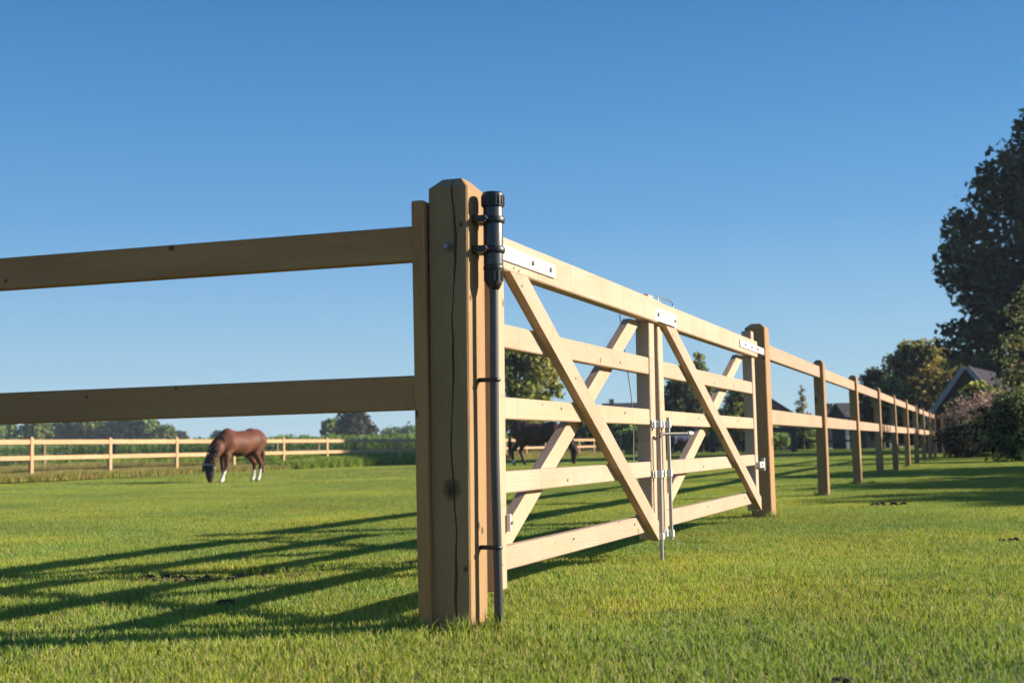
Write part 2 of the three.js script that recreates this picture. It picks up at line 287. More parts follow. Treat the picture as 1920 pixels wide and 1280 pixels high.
{ // plastic conduit on the near post
  const t = 0.086, z = 0.056, c = thing('cable_conduit', 'black plastic conduit with thick capped top clamped to the near gate post', 'conduit', gateAt(0), TURN); c.rotation.x = LEAN;
  const lathe = (pts, mat, name, par) => { const g = new THREE.LatheGeometry(pts.map(p => new THREE.Vector2(p[0], p[1])), 40); g.translate(t, 0, z); return part(name, g, mat, par); };
  part('pipe', tube([[t, 1.12, z], [t - 0.002, 0.85, z - 0.001], [t, 0.55, z - 0.003], [t + 0.002, 0.25, z + 0.001], [t + 0.006, -0.06, z + 0.004]], 0.0152, 20, 60), plasticPipe, c);
  lathe([[0.0, 1.132], [0.031, 1.134], [0.0325, 1.15], [0.0325, 1.36], [0, 1.36]], plasticPipe, 'sleeve', c);
  const cap = lathe([[0.0, 1.334], [0.0335, 1.336], [0.0362, 1.341], [0.0362, 1.379], [0.034, 1.3855], [0.026, 1.388], [0.0, 1.389]], plastic, 'cap', c);
  const coup = lathe([[0, 1.064], [0.0175, 1.066], [0.024, 1.078], [0.0295, 1.092], [0.0295, 1.128], [0.0335, 1.130], [0.0335, 1.142], [0.0312, 1.146], [0, 1.146]], plastic, 'coupling', c);
  for (let i = 0; i < 20; i++) { const a = i / 20 * Math.PI * 2; part('rib', at2(new THREE.BoxGeometry(0.0035, 0.034, 0.0035), t + 0.0368 * Math.cos(a), 1.359, z + 0.0368 * Math.sin(a)).clone(), plastic, cap); }
  for (let i = 0; i < 14; i++) { const a = i / 14 * Math.PI * 2; part('rib', at2(new THREE.BoxGeometry(0.0035, 0.032, 0.0035), t + 0.0302 * Math.cos(a), 1.110, z + 0.0302 * Math.sin(a)), plastic, coup); }
  for (const y of [1.295, 1.196]) {
    const k = part('clamp', new THREE.TorusGeometry(0.0345, 0.0048, 10, 32).rotateX(Math.PI / 2).scale(1, 2.4, 1).translate(t, y, z), plastic, c);
    part('clamp_foot', beam(t - 0.052, t + 0.02, y - 0.013, y + 0.013, 0.0005, 0.017, 0, 3, 0.002), plastic, k);
    part('clamp_lug', beam(t - 0.056, t - 0.028, y - 0.011, y + 0.011, 0.015, 0.05, 2, 3, 0.002), plastic, k);
    const s = new THREE.CylinderGeometry(0.0045, 0.0045, 0.03, 8); s.rotateZ(Math.PI / 2); part('clamp_screw', at2(s, t - 0.05, y, z - 0.004), plastic, k);
  }
  for (const y of [0.772, 0.232]) {
    const k = part('clip', new THREE.TorusGeometry(0.0168, 0.003, 8, 24).rotateX(Math.PI / 2).scale(1, 2.2, 1).translate(t, y, z), plastic, c);
    part('clip_foot', beam(t - 0.008, t + 0.008, y - 0.007, y + 0.007, 0.0005, 0.040, 2, 3, 0.001), plastic, k);
  }
}

// post-and-rail fence in its own frame: x along, rails let into the posts
function fence(label, origin, turn, posts, h, d, w, rails, seed, mats, rmats, lean = () => 0) {
  const f = thing('paddock_fence', label, 'fence', origin, turn, 'timber paddock fences'), proto = [postGeo(d, w, h, seed), postGeo(d, w, h * 1.006, seed + 1), postGeo(d, w, h * 0.994, seed + 2)];
  const rp = {};
  posts.forEach((x, i) => { if (x.rail) return; const m = part('post', proto[i % 3], mats[i % mats.length], f); m.position.x = x; m.rotation.set(lean(i) * 0.7, 0, lean(i + 7)); });
  for (let i = 0; i < posts.length - 1; i++) rails.forEach(([y0, y1], k) => {
    const a = posts[i] + (i || seed !== 200 ? d * 0.7 : 0.03), b = posts[i + 1] + d * 0.3;
    part('rail', beam(a, b, y0 + 0.006 * lean(i + k), y1 + 0.006 * lean(i + k), -w * 0.72, -w * 0.30, 0, seed + 10 + i * 2 + k), rmats[(i + k) % rmats.length], f);
  });
  return f;
}
const wob = a => { const r = rng(a), t = Array.from({ length: 60 }, () => (r() - 0.5) * 2); return i => t[i % 60]; };
{
  const th = 20.3 * Math.PI / 180, w1 = wob(5), posts = [0.1]; for (let k = 1; k <= 9; k++) posts.push(k * 3.65);
  const f = thing('paddock_fence', 'two-rail timber fence receding from the far gate post towards the garden', 'fence', [1.943, 0, -9.8], Math.PI / 2 - th, 'timber paddock fences');
  const protos = [0, 1, 2].map(i => postGeo(0.17, 0.102, 1.385 + 0.01 * i, 201 + i));
  posts.forEach((x, i) => { if (!i) return; const m = part('post', protos[i % 3], POST[i % 3], f); m.position.x = x; m.rotation.set(w1(i) * 0.006, 0, w1(i + 9) * 0.006); });
  for (let i = 0; i < posts.length - 1; i++) [[1.208, 1.325], [0.69, 0.808]].forEach(([y0, y1], k) => { const dy = w1(i * 2 + k) * 0.006; part('rail', beam(i ? posts[i] + 0.12 : -0.02, posts[i + 1] + 0.05, y0 + dy, y1 + dy, -0.078, -0.030, 0, 220 + i * 2 + k), RAIL[(i + k) % 2], f); });
  // last stretch turns right, behind the flowering shrub
  const e = [1.943 + Math.sin(th) * 32.85, 0, -9.8 - Math.cos(th) * 32.85];
  const f2 = thing('paddock_fence', 'short stretch of timber fence turning right behind the pink flowering shrub', 'fence', e, 0.05, 'timber paddock fences');
  for (const x of [0.22, 0.72, 2.6]) { const m = part('post', protos[1], FAR[0], f2); m.position.x = x; m.scale.set(0.5, 0.98, 1); }
  for (const [y0, y1] of [[1.195, 1.325], [0.68, 0.80]]) part('rail', beam(0.1, 4.4, y0, y1, -0.08, -0.03, 0, 260), FAR[0], f2);
}
{ // fence along the far side of the paddock
  const a = new THREE.Vector2(-14.75, -32.74), b = new THREE.Vector2(7.83, -94.16), dir = b.clone().sub(a), L = dir.length(), n = 19, posts = []; dir.normalize();
  for (let i = 0; i <= n; i++) posts.push(i / n * L);
  const turn = Math.atan2(-dir.y, dir.x), w1 = wob(8);
  const f = thing('paddock_fence', 'pale two-rail timber fence along the far side of the paddock behind the horses', 'fence', [a.x, 0, a.y], turn, 'timber paddock fences');
  const protos = [0, 1].map(i => postGeo(0.12, 0.10, 1.215 + 0.012 * i, 301 + i));
  posts.forEach((x, i) => { const m = part('post', protos[i % 2], FAR[i % 2], f); m.position.x = x; m.rotation.set(w1(i) * 0.006, 0, w1(i + 9) * 0.006); });
  for (let i = 0; i < posts.length - 1; i++) [[1.02, 1.15], [0.575, 0.70]].forEach(([y0, y1], k) => part('rail', beam(posts[i] + 0.09, posts[i + 1] + 0.03, y0, y1, -0.075, -0.02, 0, 320 + i * 2 + k), FAR[(i + k) % 2], f));
}
{ // old wire fence beyond it
  const pts = [[-20.48, -48.12], [-19.06, -51.98], [-17.53, -56.14], [-15.99, -60.34], [-14.29, -64.95], [-12.77, -69.1], [-11.2, -73.3], [-9.6, -77.6]];
  const f = thing('wire_fence', 'old grey post-and-wire fence in the rough grass behind the pale timber fence', 'fence');
  pts.forEach(([x, z], i) => { const m = part('post', postGeo(0.12, 0.12, 1.18 + 0.03 * (i % 3), 401 + i), OLD, f); m.position.set(x, 0, z); m.rotation.set(0.01 * (i % 3 - 1), 1.2, 0.012 * (i % 2)); });
  for (const y of [0.5, 0.85, 1.12]) part('wire', tube(pts.map(p => [p[0], y, p[1]]), 0.004, 5, 60), steel, f);
}
// ------------------------------------------------------------------ turf
const grassMat = new THREE.MeshPhysicalMaterial({ vertexColors: true, roughness: 0.62, transmission: 0.45, thickness: 0, side: THREE.DoubleSide, specularIntensity: 0.6 });
grassMat.roughness = 0.92;
function bladeTile(size, n, h0, h1, w0, w1, seed, dry = 0.17, lean = 0.55) {
  const r = rng(seed), pos = [], col = [], idx = [];
  for (let i = 0; i < n; i++) {
    const x = (r() - 0.5) * size * 1.12, z = (r() - 0.5) * size * 1.12, h = lerp(h0, h1, Math.pow(r(), 1.4)), w = lerp(w0, w1, r()) / 2, a = r() * 6.283, b = r() * 6.283, l = h * lean * (0.2 + r() * 1.1);
    const cx = Math.cos(a) * w, cz = Math.sin(a) * w, lx = Math.cos(b) * l, lz = Math.sin(b) * l;
    const k = r(), t = r();
    let c = [lerp(0.25, 0.37, t), lerp(0.35, 0.45, t), lerp(0.028, 0.055, r())];
    if (k < dry) c = [lerp(0.42, 0.55, t), lerp(0.38, 0.46, t), lerp(0.14, 0.20, t)]; else if (k < dry + 0.2) c = [lerp(0.10, 0.16, t), lerp(0.20, 0.26, t), 0.02];
    const o = pos.length / 3, s = 0.93;
    pos.push(x - cx, -0.012, z - cz, x + cx, -0.012, z + cz, x - cx * s + lx * 0.32, h * 0.55, z - cz * s + lz * 0.32, x + cx * s + lx * 0.32, h * 0.55, z + cz * s + lz * 0.32, x + lx, h * 0.98 - l * 0.15, z + lz);
    for (let q = 0; q < 5; q++) col.push(...c);
    idx.push(o, o + 1, o + 2, o + 1, o + 3, o + 2, o + 2, o + 3, o + 4);
  }
  const g = new THREE.BufferGeometry(); g.setAttribute('position', new THREE.Float32BufferAttribute(pos, 3)); g.setAttribute('color', new THREE.Float32BufferAttribute(col, 3)); g.setIndex(idx); g.computeVertexNormals(); return g;
}
const farLine = (x, z) => (x + 13.0) * (-94.16 + 37.5) - (z + 37.5) * (7.83 + 13.0);   // > 0 beyond the far fence
function scatter(name, label, tiles, spots, kindName = 'grass') {
  const root = new THREE.Group(); root.name = numbered(name); tag(root, label, kindName, null, 'stuff'); scene.add(root);
  const per = tiles.map(() => []); spots.forEach((s, i) => per[s.v ?? i % tiles.length].push(s));
  const M = new THREE.Matrix4(), Q = new THREE.Quaternion(), Y = new THREE.Vector3(0, 1, 0);
  tiles.forEach((g, k) => {
    if (!per[k].length) return;
    const m = new THREE.InstancedMesh(g, grassMat, per[k].length); m.name = name.endsWith('grass') ? 'blades' : 'leaves'; m.userData.kind = 'stuff'; m.castShadow = m.receiveShadow = true;
    per[k].forEach((s, i) => { M.compose(new THREE.Vector3(s.x, s.y, s.z), Q.setFromAxisAngle(Y, s.a), new THREE.Vector3(s.s ?? 1, s.h, s.s ?? 1)); m.setMatrixAt(i, M); m.setColorAt(i, s.c); });
    root.add(m);
  });
  return root;
}
const soilSpot = (x, z) => { const d = Math.hypot((x + 1.34) / 0.55, (z + 5.97) / 0.17); return d < 1 ? 1 - d : 0; };
{
  const near = [0, 1, 2, 3, 4, 5].map(i => bladeTile(0.3, 1300, 0.016, 0.038, 0.0022, 0.0040, 900 + i));
  const far = [0, 1, 2].map(i => bladeTile(1.2, 3800, 0.018, 0.04, 0.009, 0.015, 950 + i));
  const r = rng(77), A = [], B = [];
  const tint = (x, z) => {
    const p = fbm(x * 0.45 + 11, z * 0.45 + 60), q = fbm(x * 1.7 + 70, z * 1.7 + 20), v = 0.72 + 0.58 * p + 0.16 * (r() - 0.5), y = (q - 0.5) * 1.0 + (p - 0.5) * 0.6;
    return rgb(v * (1 + y * 0.55), v * (1 + y * 0.12), v * (1 - y * 0.3));
  };
  for (let z = -1.6; z > -24; z -= 0.3) { const w = -z * 0.52 + 1.4; for (let x = -w; x < w; x += 0.3) {
    const X = x + (r() - 0.5) * 0.05, Z = z + (r() - 0.5) * 0.05, s = soilSpot(X, Z); if (s > 0.25 && r() < 0.8) continue;
    A.push({ x: X, y: gy(X, Z), z: Z, a: Math.floor(r() * 4) * Math.PI / 2 + (r() - 0.5) * 0.3, h: (0.72 + 0.62 * fbm(X * 1.3 + 5, Z * 1.3 + 9)) * (s > 0 ? 0.5 : 1), c: tint(X, Z) });
  } }
  for (let z = -24; z > -104; z -= 1.2) { const w = -z * 0.5 + 2; for (let x = -w; x < w; x += 1.2) {
    const X = x + (r() - 0.5) * 0.4, Z = z + (r() - 0.5) * 0.4; if (farLine(X, Z) > 30) continue;
    B.push({ x: X, y: gy(X, Z), z: Z, a: r() * 6.28, h: 0.8 + 0.5 * fbm(X * 0.5, Z * 0.5), c: tint(X * 0.6, Z * 0.6) });
  } }
  scatter('lawn_grass', 'short mown grass covering the lawn and the paddock round the gate', near, A);
  scatter('paddock_grass', 'short grass of the distant part of the paddock around the horses', far, B);
  // longer tufts that the mower misses at the feet of the posts
  const tuft = [0, 1, 2].map(i => bladeTile(0.05, 26, 0.035, 0.085, 0.0022, 0.0036, 980 + i, 0.2, 0.5)), C = [];
  const ring = (x, z, n, rad) => { for (let i = 0; i < n; i++) { const a = r() * 6.28, d = rad * (0.75 + 0.5 * r()), X = x + Math.cos(a) * d, Z = z + Math.sin(a) * d; C.push({ x: X, y: gy(X, Z), z: Z, a: r() * 6.28, h: 0.5 + 0.7 * r(), c: rgb(1, 1, 1).multiplyScalar(0.75 + 0.4 * r()) }); } };
  const c1 = gateAt(0.07, -0.07), c2 = gateAt(5.95, -0.07); ring(c1[0], c1[2], 26, 0.12); ring(c1[0] - 0.14, c1[2], 12, 0.07); ring(c2[0], c2[2], 26, 0.14);
  for (let k = 1; k < 10; k++) ring(1.943 + 0.3469 * (k * 3.65 + 0.1), -9.8 - 0.9379 * (k * 3.65 + 0.1), 18, 0.13);
  for (let i = 0; i < 260; i++) { const z = -2.4 - r() * 9, x = (r() - 0.5) * -z * 1.0; C.push({ x, y: gy(x, z), z, a: r() * 6.28, h: 0.35 + 0.3 * r(), c: rgb(1, 1, 1).multiplyScalar(0.8 + 0.4 * r()) }); }
  scatter('tuft_grass', 'longer grass tufts at the feet of the posts and scattered over the lawn', tuft, C);
}
{ // bare earth
  const soil = new THREE.MeshStandardMaterial({ color: rgb(0.055, 0.034, 0.02), roughness: 1 });
  const clod = (name, label, x, z, n, sx, sz, seed, group, size = 0.02) => {
    const r = rng(seed), gs = [];
    for (let i = 0; i < n; i++) {
      const g = new THREE.IcosahedronGeometry(size * (0.4 + r()), 1), p = g.attributes.position; for (let q = 0; q < p.count; q++) { const k = 1 + 0.5 * (noise(p.getX(q) * 60 + i * 9, p.getY(q) * 60 + p.getZ(q) * 47) - 0.5); p.setXYZ(q, p.getX(q) * k, p.getY(q) * k * 0.75, p.getZ(q) * k); }
      const a = r() * 6.28, d = Math.sqrt(r()), X = x + Math.cos(a) * d * sx, Z = z + Math.sin(a) * d * sz; g.translate(X, gy(X, Z) + 0.012 + size * 0.6, Z); gs.push(g);
    }
    const m = part(numbered(name), mergeGeometries(gs), soil, scene); tag(m, label, 'soil', group); return m;
  };
  const s = clod('bare_soil', 'patch of bare dark soil in a rut across the shadowed paddock grass', -1.34, -5.97, 150, 0.46, 0.09, 61, null, 0.016); s.userData.kind = 'stuff';
  clod('soil_clod', 'small brown clod of earth left of the near gate post among the shadows', -1.115, -4.875, 5, 0.03, 0.02, 62, 'clods of earth on the grass', 0.016);
  clod('soil_clod', 'small dark clod of earth at the right edge of the lawn', 2.63, -6.9, 9, 0.05, 0.04, 63, 'clods of earth on the grass', 0.018);
  clod('soil_clod', 'small dark clod of earth at the very bottom of the picture, right of centre', 0.752, -3.02, 8, 0.022, 0.015, 64, 'clods of earth on the grass', 0.010);
  clod('soil_clod', 'left of two flat dark clods in front of the tree shadow', 3.13, -11.1, 7, 0.09, 0.05, 65, 'clods of earth on the grass', 0.02);
  clod('soil_clod', 'right of two flat dark clods in front of the tree shadow', 3.29, -11.05, 7, 0.07, 0.05, 66, 'clods of earth on the grass', 0.022);
}
{ // rough strip beyond the far fence, then maize
  const t = [bladeTile(0.5, 120, 0.2, 0.5, 0.008, 0.014, 1001, 0.75, 0.5), bladeTile(0.5, 120, 0.2, 0.42, 0.010, 0.018, 1002, 0.25, 0.6), bladeTile(0.7, 90, 0.25, 0.6, 0.02, 0.05, 1003, 0.02, 0.6)];
  const r = rng(31), S = [], dir = new THREE.Vector2(22.58, -61.42).normalize();
  for (let i = 0; i < 24000; i++) {
    const l = -8 + r() * 76, off = (r() * r()) * 20 - 0.35, x = -14.75 + dir.x * l + dir.y * off, z = -32.74 + dir.y * l - dir.x * off;
    const q = fbm(x * 0.3 + 9, z * 0.3), lush = l > 17 && l < 36; S.push({ x, y: 0, z, a: r() * 6.28, v: lush ? (r() < 0.55 ? 2 : 1) : q > 0.5 ? 0 : r() < 0.6 ? 0 : 1, h: (0.5 + 0.85 * q) * (off < 1 ? 0.7 : 1) * (lush ? 1.25 : 1), s: 1.1, c: (lush ? rgb(1, 1, 1) : rgb(1.06, 0.98, 0.9)).multiplyScalar(0.75 + 0.5 * r()) });
  }
  scatter('verge_grass', 'rough tan and green grass along the far timber fence', t, S);
  // maize: tall stems with arching leaves, seen as one band
  const rr = rng(5), pos = [], col = [], idx = [];
  const tri = (...v) => { const o = pos.length / 3; pos.push(...v.flat()); const c = [0.16 + 0.08 * rr(), 0.27 + 0.08 * rr(), 0.06]; for (let i = 0; i < v.length; i++) col.push(...c); for (let i = 2; i < v.length; i++) idx.push(o, o + i - 1, o + i); };
  for (let k = 0; k < 7; k++) {
    const x = (rr() - 0.5) * 1.2, z = (rr() - 0.5) * 1.2, H = 1.75 + 0.35 * rr(); tri([x - 0.015, 0, z], [x + 0.015, 0, z], [x + 0.008, H, z], [x - 0.008, H, z]);
    for (let q = 0; q < 9; q++) { const a = rr() * 6.28, y = 0.25 + q / 9 * (H - 0.3), L = 0.4 + 0.3 * rr(), c = Math.cos(a), s = Math.sin(a), w = 0.045; tri([x - s * w, y, z + c * w], [x + s * w, y, z - c * w], [x + c * L * 0.55 + s * w, y + 0.22, z + s * L * 0.55 - c * w], [x + c * L * 0.55 - s * w, y + 0.22, z + s * L * 0.55 + c * w]); tri([x + c * L * 0.55 + s * w, y + 0.22, z + s * L * 0.55 - c * w], [x + c * L * 0.55 - s * w, y + 0.22, z + s * L * 0.55 + c * w], [x + c * L, y + 0.02, z + s * L]); }
  }
  const g = new THREE.BufferGeometry(); g.setAttribute('position', new THREE.Float32BufferAttribute(pos, 3)); g.setAttribute('color', new THREE.Float32BufferAttribute(col, 3)); g.setIndex(idx); g.computeVertexNormals();
  const Z = []; for (let z = -98; z > -150; z -= 1.1) for (let x = -66 + (z + 98) * 0.5; x < -6 + (-z - 98) * 0.28; x += 1.1) Z.push({ x: x + (r() - 0.5) * 0.6, y: -0.02, z: z + (r() - 0.5) * 0.5, a: r() * 6.28, h: 0.9 + 0.2 * r(), c: rgb(1, 1, 1).multiplyScalar(0.8 + 0.4 * r()) });
  scatter('maize_crop', 'band of green maize in the field beyond the far fence on the left', [g], Z, 'maize');
}

// ------------------------------------------------------------------ trees and shrubs
const bark = new THREE.MeshStandardMaterial({ color: rgb(0.085, 0.065, 0.048), roughness: 1 });
const leafMat = new THREE.MeshPhysicalMaterial({ vertexColors: true, roughness: 0.94, transmission: 0.45, thickness: 0, side: THREE.DoubleSide, specularIntensity: 0.4 });
function leaves(blobs, n, size, palette, seed, aspect = 0.55) {
  const r = rng(seed), pos = new Float32Array(n * 12), col = new Float32Array(n * 12), nor = new Float32Array(n * 12), idx = new Uint32Array(n * 6), tot = blobs.reduce((a, b) => a + b[3] * b[3] * (b[5] ?? 1), 0);
  const u = new THREE.Vector3(), v = new THREE.Vector3(), w = new THREE.Vector3();
  let i = 0;
  blobs.forEach((b, bi) => {
    const m = bi === blobs.length - 1 ? n - i : Math.min(n - i, Math.round(n * b[3] * b[3] * (b[5] ?? 1) / tot)), bt = r();
    for (let k = 0; k < m; k++, i++) {
      u.set(r() - 0.5, r() - 0.5, r() - 0.5).normalize(); const d = b[3] * Math.pow(r(), 0.42) * (0.75 + 0.5 * noise(u.x * 3 + bi * 7 + 50, u.y * 3 + u.z * 5 + 50));
      const x = b[0] + u.x * d, y = b[1] + u.y * d * (b[4] ?? 0.8), z = b[2] + u.z * d;
      v.set(r() - 0.5, (r() - 0.5) * 0.9, r() - 0.5).normalize(); w.set(r() - 0.5, r() - 0.5, r() - 0.5).normalize().cross(v).normalize(); const s = size * (0.6 + 0.8 * r()), nn = v.clone().cross(w).normalize(); if (nn.y < 0) nn.negate();
      const P = [[-s, 0], [0, -s * aspect], [s, 0], [0, s * aspect]], c = palette[Math.min(palette.length - 1, Math.floor((0.5 * bt + 0.5 * r()) * palette.length))], q = 0.8 + 0.4 * r();
      for (let p = 0; p < 4; p++) { const o = i * 12 + p * 3; pos[o] = x + v.x * P[p][0] + w.x * P[p][1]; pos[o + 1] = y + v.y * P[p][0] + w.y * P[p][1]; pos[o + 2] = z + v.z * P[p][0] + w.z * P[p][1]; for (let e = 0; e < 3; e++) { col[o + e] = c[e] * q; nor[o + e] = nn.getComponent(e); } }
      idx.set([i * 4, i * 4 + 1, i * 4 + 2, i * 4, i * 4 + 2, i * 4 + 3], i * 6);
    }
  });
  const g = new THREE.BufferGeometry(); g.setAttribute('position', new THREE.BufferAttribute(pos, 3)); g.setAttribute('normal', new THREE.BufferAttribute(nor, 3)); g.setAttribute('color', new THREE.BufferAttribute(col, 3)); g.setIndex(new THREE.BufferAttribute(idx, 1)); return g;
}
function limb(a, b, r0, r1) {
  const A = new THREE.Vector3(...a), B = new THREE.Vector3(...b), m = A.clone().lerp(B, 0.5); m.y += A.distanceTo(B) * 0.08; const c = new THREE.CatmullRomCurve3([A, m, B]), g = new THREE.TubeGeometry(c, 5, 1, 6), p = g.attributes.position;
  for (let i = 0; i <= 5; i++) { const ct = c.getPointAt(i / 5), rad = lerp(r0, r1, i / 5); for (let k = 0; k <= 6; k++) { const q = i * 7 + k; p.setXYZ(q, ct.x + (p.getX(q) - ct.x) * rad, ct.y + (p.getY(q) - ct.y) * rad, ct.z + (p.getZ(q) - ct.z) * rad); } }
  g.computeVertexNormals(); return g;
}
// crown as clumps on limbs. cr: crown radius, y0..h its height range
function tree(name, label, group, [x, z], h, cr, y0, n, size, palette, seed, opt = {}) {
  const r = rng(seed), t = thing(name, label, opt.category ?? 'tree', [x, 0, z], 0, group), blobs = [], wood = [], tr = opt.trunk ?? Math.max(0.05, h * 0.022), ch = h - y0, lean = [(r() - 0.5) * h * 0.06, (r() - 0.5) * h * 0.06];
  wood.push(limb([0, -0.2, 0], [lean[0], y0 + ch * 0.55, lean[1]], tr, tr * 0.35));
  const nb = opt.blobs ?? 22, br = cr * (opt.br ?? 0.36);
  for (let i = 0; i < nb; i++) {
    const f = (i + 0.5) / nb, a = i * 2.4 + r() * 0.8, yy = y0 + ch * (0.08 + 0.86 * f), prof = opt.cone ? (1 - f) * 0.95 + 0.05 : Math.pow(Math.sin(Math.PI * (0.12 + 0.84 * Math.pow(f, opt.round ?? 0.85))), 0.75), d = cr * prof * (0.35 + 0.55 * r());
    const b = [lean[0] * f + Math.cos(a) * d, yy, lean[1] * f + Math.sin(a) * d, br * (0.6 + 0.6 * r()) * (opt.cone ? prof + 0.25 : 1)]; blobs.push(b);
    wood.push(limb([lean[0] * 0.6, Math.max(y0 * 0.8, yy - ch * 0.3), lean[1] * 0.6], [b[0], b[1], b[2]], tr * 0.38, tr * 0.08));
  }
  for (const b of opt.extra ?? []) { blobs.push(b); wood.push(limb([lean[0] * 0.6, Math.max(1, b[1] - 2.5), lean[1] * 0.6], b.slice(0, 3), tr * 0.4, tr * 0.08)); }
  part('trunk', mergeGeometries(wood), opt.bark ?? bark, t);
  part('crown', leaves(blobs, n, size, palette, seed + 1, opt.aspect), leafMat, t);
  return t;
}
function again(t, name, label, x, z, s, turn, sy = s) { const c = t.clone(); c.name = numbered(name); c.position.set(x, 0, z); c.rotation.y = turn; c.scale.set(s, sy, s); c.userData = { ...t.userData, label }; scene.add(c); return c; }
const DARK = [[0.047, 0.089, 0.032], [0.070, 0.116, 0.041], [0.106, 0.154, 0.052], [0.139, 0.186, 0.059]];
const GREEN = [[0.158, 0.280, 0.077], [0.227, 0.367, 0.098], [0.297, 0.438, 0.119], [0.350, 0.455, 0.140]];
const OLIVE = [[0.211, 0.281, 0.077], [0.316, 0.351, 0.099], [0.456, 0.404, 0.105], [0.562, 0.404, 0.124]];
const YELLOW = [[0.270, 0.338, 0.074], [0.405, 0.473, 0.095], [0.540, 0.557, 0.119], [0.607, 0.524, 0.135]];
const COPPER = [[0.109, 0.082, 0.069], [0.156, 0.109, 0.088], [0.156, 0.156, 0.094], [0.218, 0.156, 0.109]];
const PALE = [[0.262, 0.332, 0.119], [0.356, 0.404, 0.143], [0.475, 0.475, 0.190], [0.522, 0.451, 0.213]];

tree('broadleaf_tree', 'tall dark broadleaf tree rising at the right edge of the picture', null, [34.3, -66], 23.5, 9.8, 0.2, 84000, 0.23, DARK, 501, { blobs: 76, br: 0.25, trunk: 0.42, round: 0.62, extra: [[-9.6, 3.6, 1.0, 1.9], [-10.2, 5.6, -0.5, 1.8], [-9.3, 7.2, 1.5, 2.0], [-10.6, 9.4, 0.2, 1.9], [-9.8, 11.4, -1.0, 1.9], [-9.0, 13.2, 0.8, 1.8], [-8.0, 5.0, 2.5, 2.2], [-8.2, 9.0, -2.0, 2.3], [-7.2, 11.0, 2.2, 2.4], [-7.6, 14.6, 0.0, 1.9], [-6.0, 16.2, 0.5, 2.0]] });
// garden trees outside the picture whose shade lies on the lawn
const g1 = tree('garden_tree', 'bushy garden tree right of the picture, nearest of three that shade the lawn', 'garden trees right of the lawn', [15.6, -13.6], 3.9, 2.3, 0.4, 7000, 0.16, GREEN, 511, { blobs: 26, br: 0.42 });
again(g1, 'garden_tree', 'bushy garden tree right of the picture, middle one of three that shade the lawn', 15.9, -17.6, 1.3, 2.1, 0.95);
again(g1, 'garden_tree', 'bushy garden tree right of the picture, farthest of three that shade the lawn', 16.6, -22.4, 1.35, 4.0, 1.0);
tree('birch_tree', 'young yellow-green tree with pale stems in front of the tall dark tree', null, [13.15, -31.8], 4.5, 1.15, 1.0, 3800, 0.055, PALE, 521, { blobs: 22, br: 0.36, bark: new THREE.MeshStandardMaterial({ color: rgb(0.34, 0.30, 0.26), roughness: 0.9 }), trunk: 0.06 });

const G1 = 'trees behind the right-hand fence';
tree('garden_tree', 'dark leafy tree behind the third post of the receding fence', G1, [25.6, -89], 5.6, 1.9, 0.5, 8000, 0.15, DARK, 531, { blobs: 26, br: 0.4 });
tree('garden_tree', 'broad olive-brown tree turning autumn, left of the dark gabled roof', G1, [25.6, -81], 6.6, 3.0, 0.6, 15000, 0.15, OLIVE, 532, { blobs: 36, br: 0.36 });
tree('garden_tree', 'golden-brown tree close left of the dark gabled roof', G1, [28.3, -84], 6.3, 2.3, 0.6, 10000, 0.15, OLIVE, 533, { blobs: 26, br: 0.4 });
tree('garden_tree', 'green tree showing between the gabled roof and the tall dark tree', G1, [31.2, -86], 6.2, 2.2, 0.6, 8000, 0.15, GREEN, 534, { blobs: 22, br: 0.4 });
tree('garden_tree', 'small pale green round tree in front of the broad olive tree', G1, [17.9, -60], 3.35, 1.0, 0.4, 4200, 0.10, PALE, 535, { blobs: 16, br: 0.45 });
tree('garden_tree', 'green bush in front of the dark blue gable', G1, [18.0, -49.5], 2.75, 0.95, 0.3, 5200, 0.085, YELLOW, 536, { blobs: 16, br: 0.5, category: 'bush' });
tree('young_tree', 'slender pale young tree with sky showing through, right of the far gate post', null, [22.5, -100], 5.3, 0.95, 1.0, 900, 0.10, PALE, 541, { blobs: 15, br: 0.45, cone: true });
tree('broadleaf_tree', 'yellow-green tree behind the dark horse, seen through the left gate leaf', null, [0.15, -79], 7.25, 2.75, 1.4, 11000, 0.15, YELLOW, 551, { blobs: 30, br: 0.38 });
tree('broadleaf_tree', 'tall grey-green tree seen through the right gate leaf', null, [14.6, -100], 8.2, 2.6, 0.8, 5200, 0.17, [...GREEN, ...PALE], 552, { blobs: 28, br: 0.36, cone: true });
tree('broadleaf_tree', 'dark round tree low behind the left side of the right gate leaf', null, [12.4, -95], 5.4, 1.8, 0.5, 6000, 0.16, DARK, 553, { blobs: 20, br: 0.42 });
tree('willow_tree', 'yellow willow behind the closing end of the right gate leaf', null, [16.2, -91], 4.8, 1.6, 0.3, 6000, 0.13, YELLOW, 554, { blobs: 18, br: 0.5 });
// hedge of bushes behind the far fence
const bush = tree('field_bush', 'low green bush behind the far fence, left of the dark horse', 'bushes behind the far end of the paddock fence', [-2.2, -92], 2.3, 1.9, 0.1, 5200, 0.15, GREEN, 561, { blobs: 16, br: 0.5, category: 'bush' });
again(bush, 'field_bush', 'low green bush behind the back of the dark horse', 1.6, -95, 1.05, 1.0);
again(bush, 'field_bush', 'low green bush right of the dark horse, before the far roof', 5.2, -99, 1.05, 2.2);
again(bush, 'field_bush', 'low green bush left of the meeting stiles of the gate', 8.8, -103, 1.1, 3.1);
again(bush, 'field_bush', 'low green bush right behind the meeting stiles of the gate', 12.2, -106, 1.1, 4.0);
again(bush, 'field_bush', 'low green bush behind the middle of the right gate leaf', 15.8, -104, 1.0, 5.2);
again(bush, 'field_bush', 'low green bush behind the far gate post', 19.4, -99, 0.8, 5.9);
again(bush, 'field_bush', 'low green bush under the slender young tree', 23.3, -104, 0.8, 0.4);
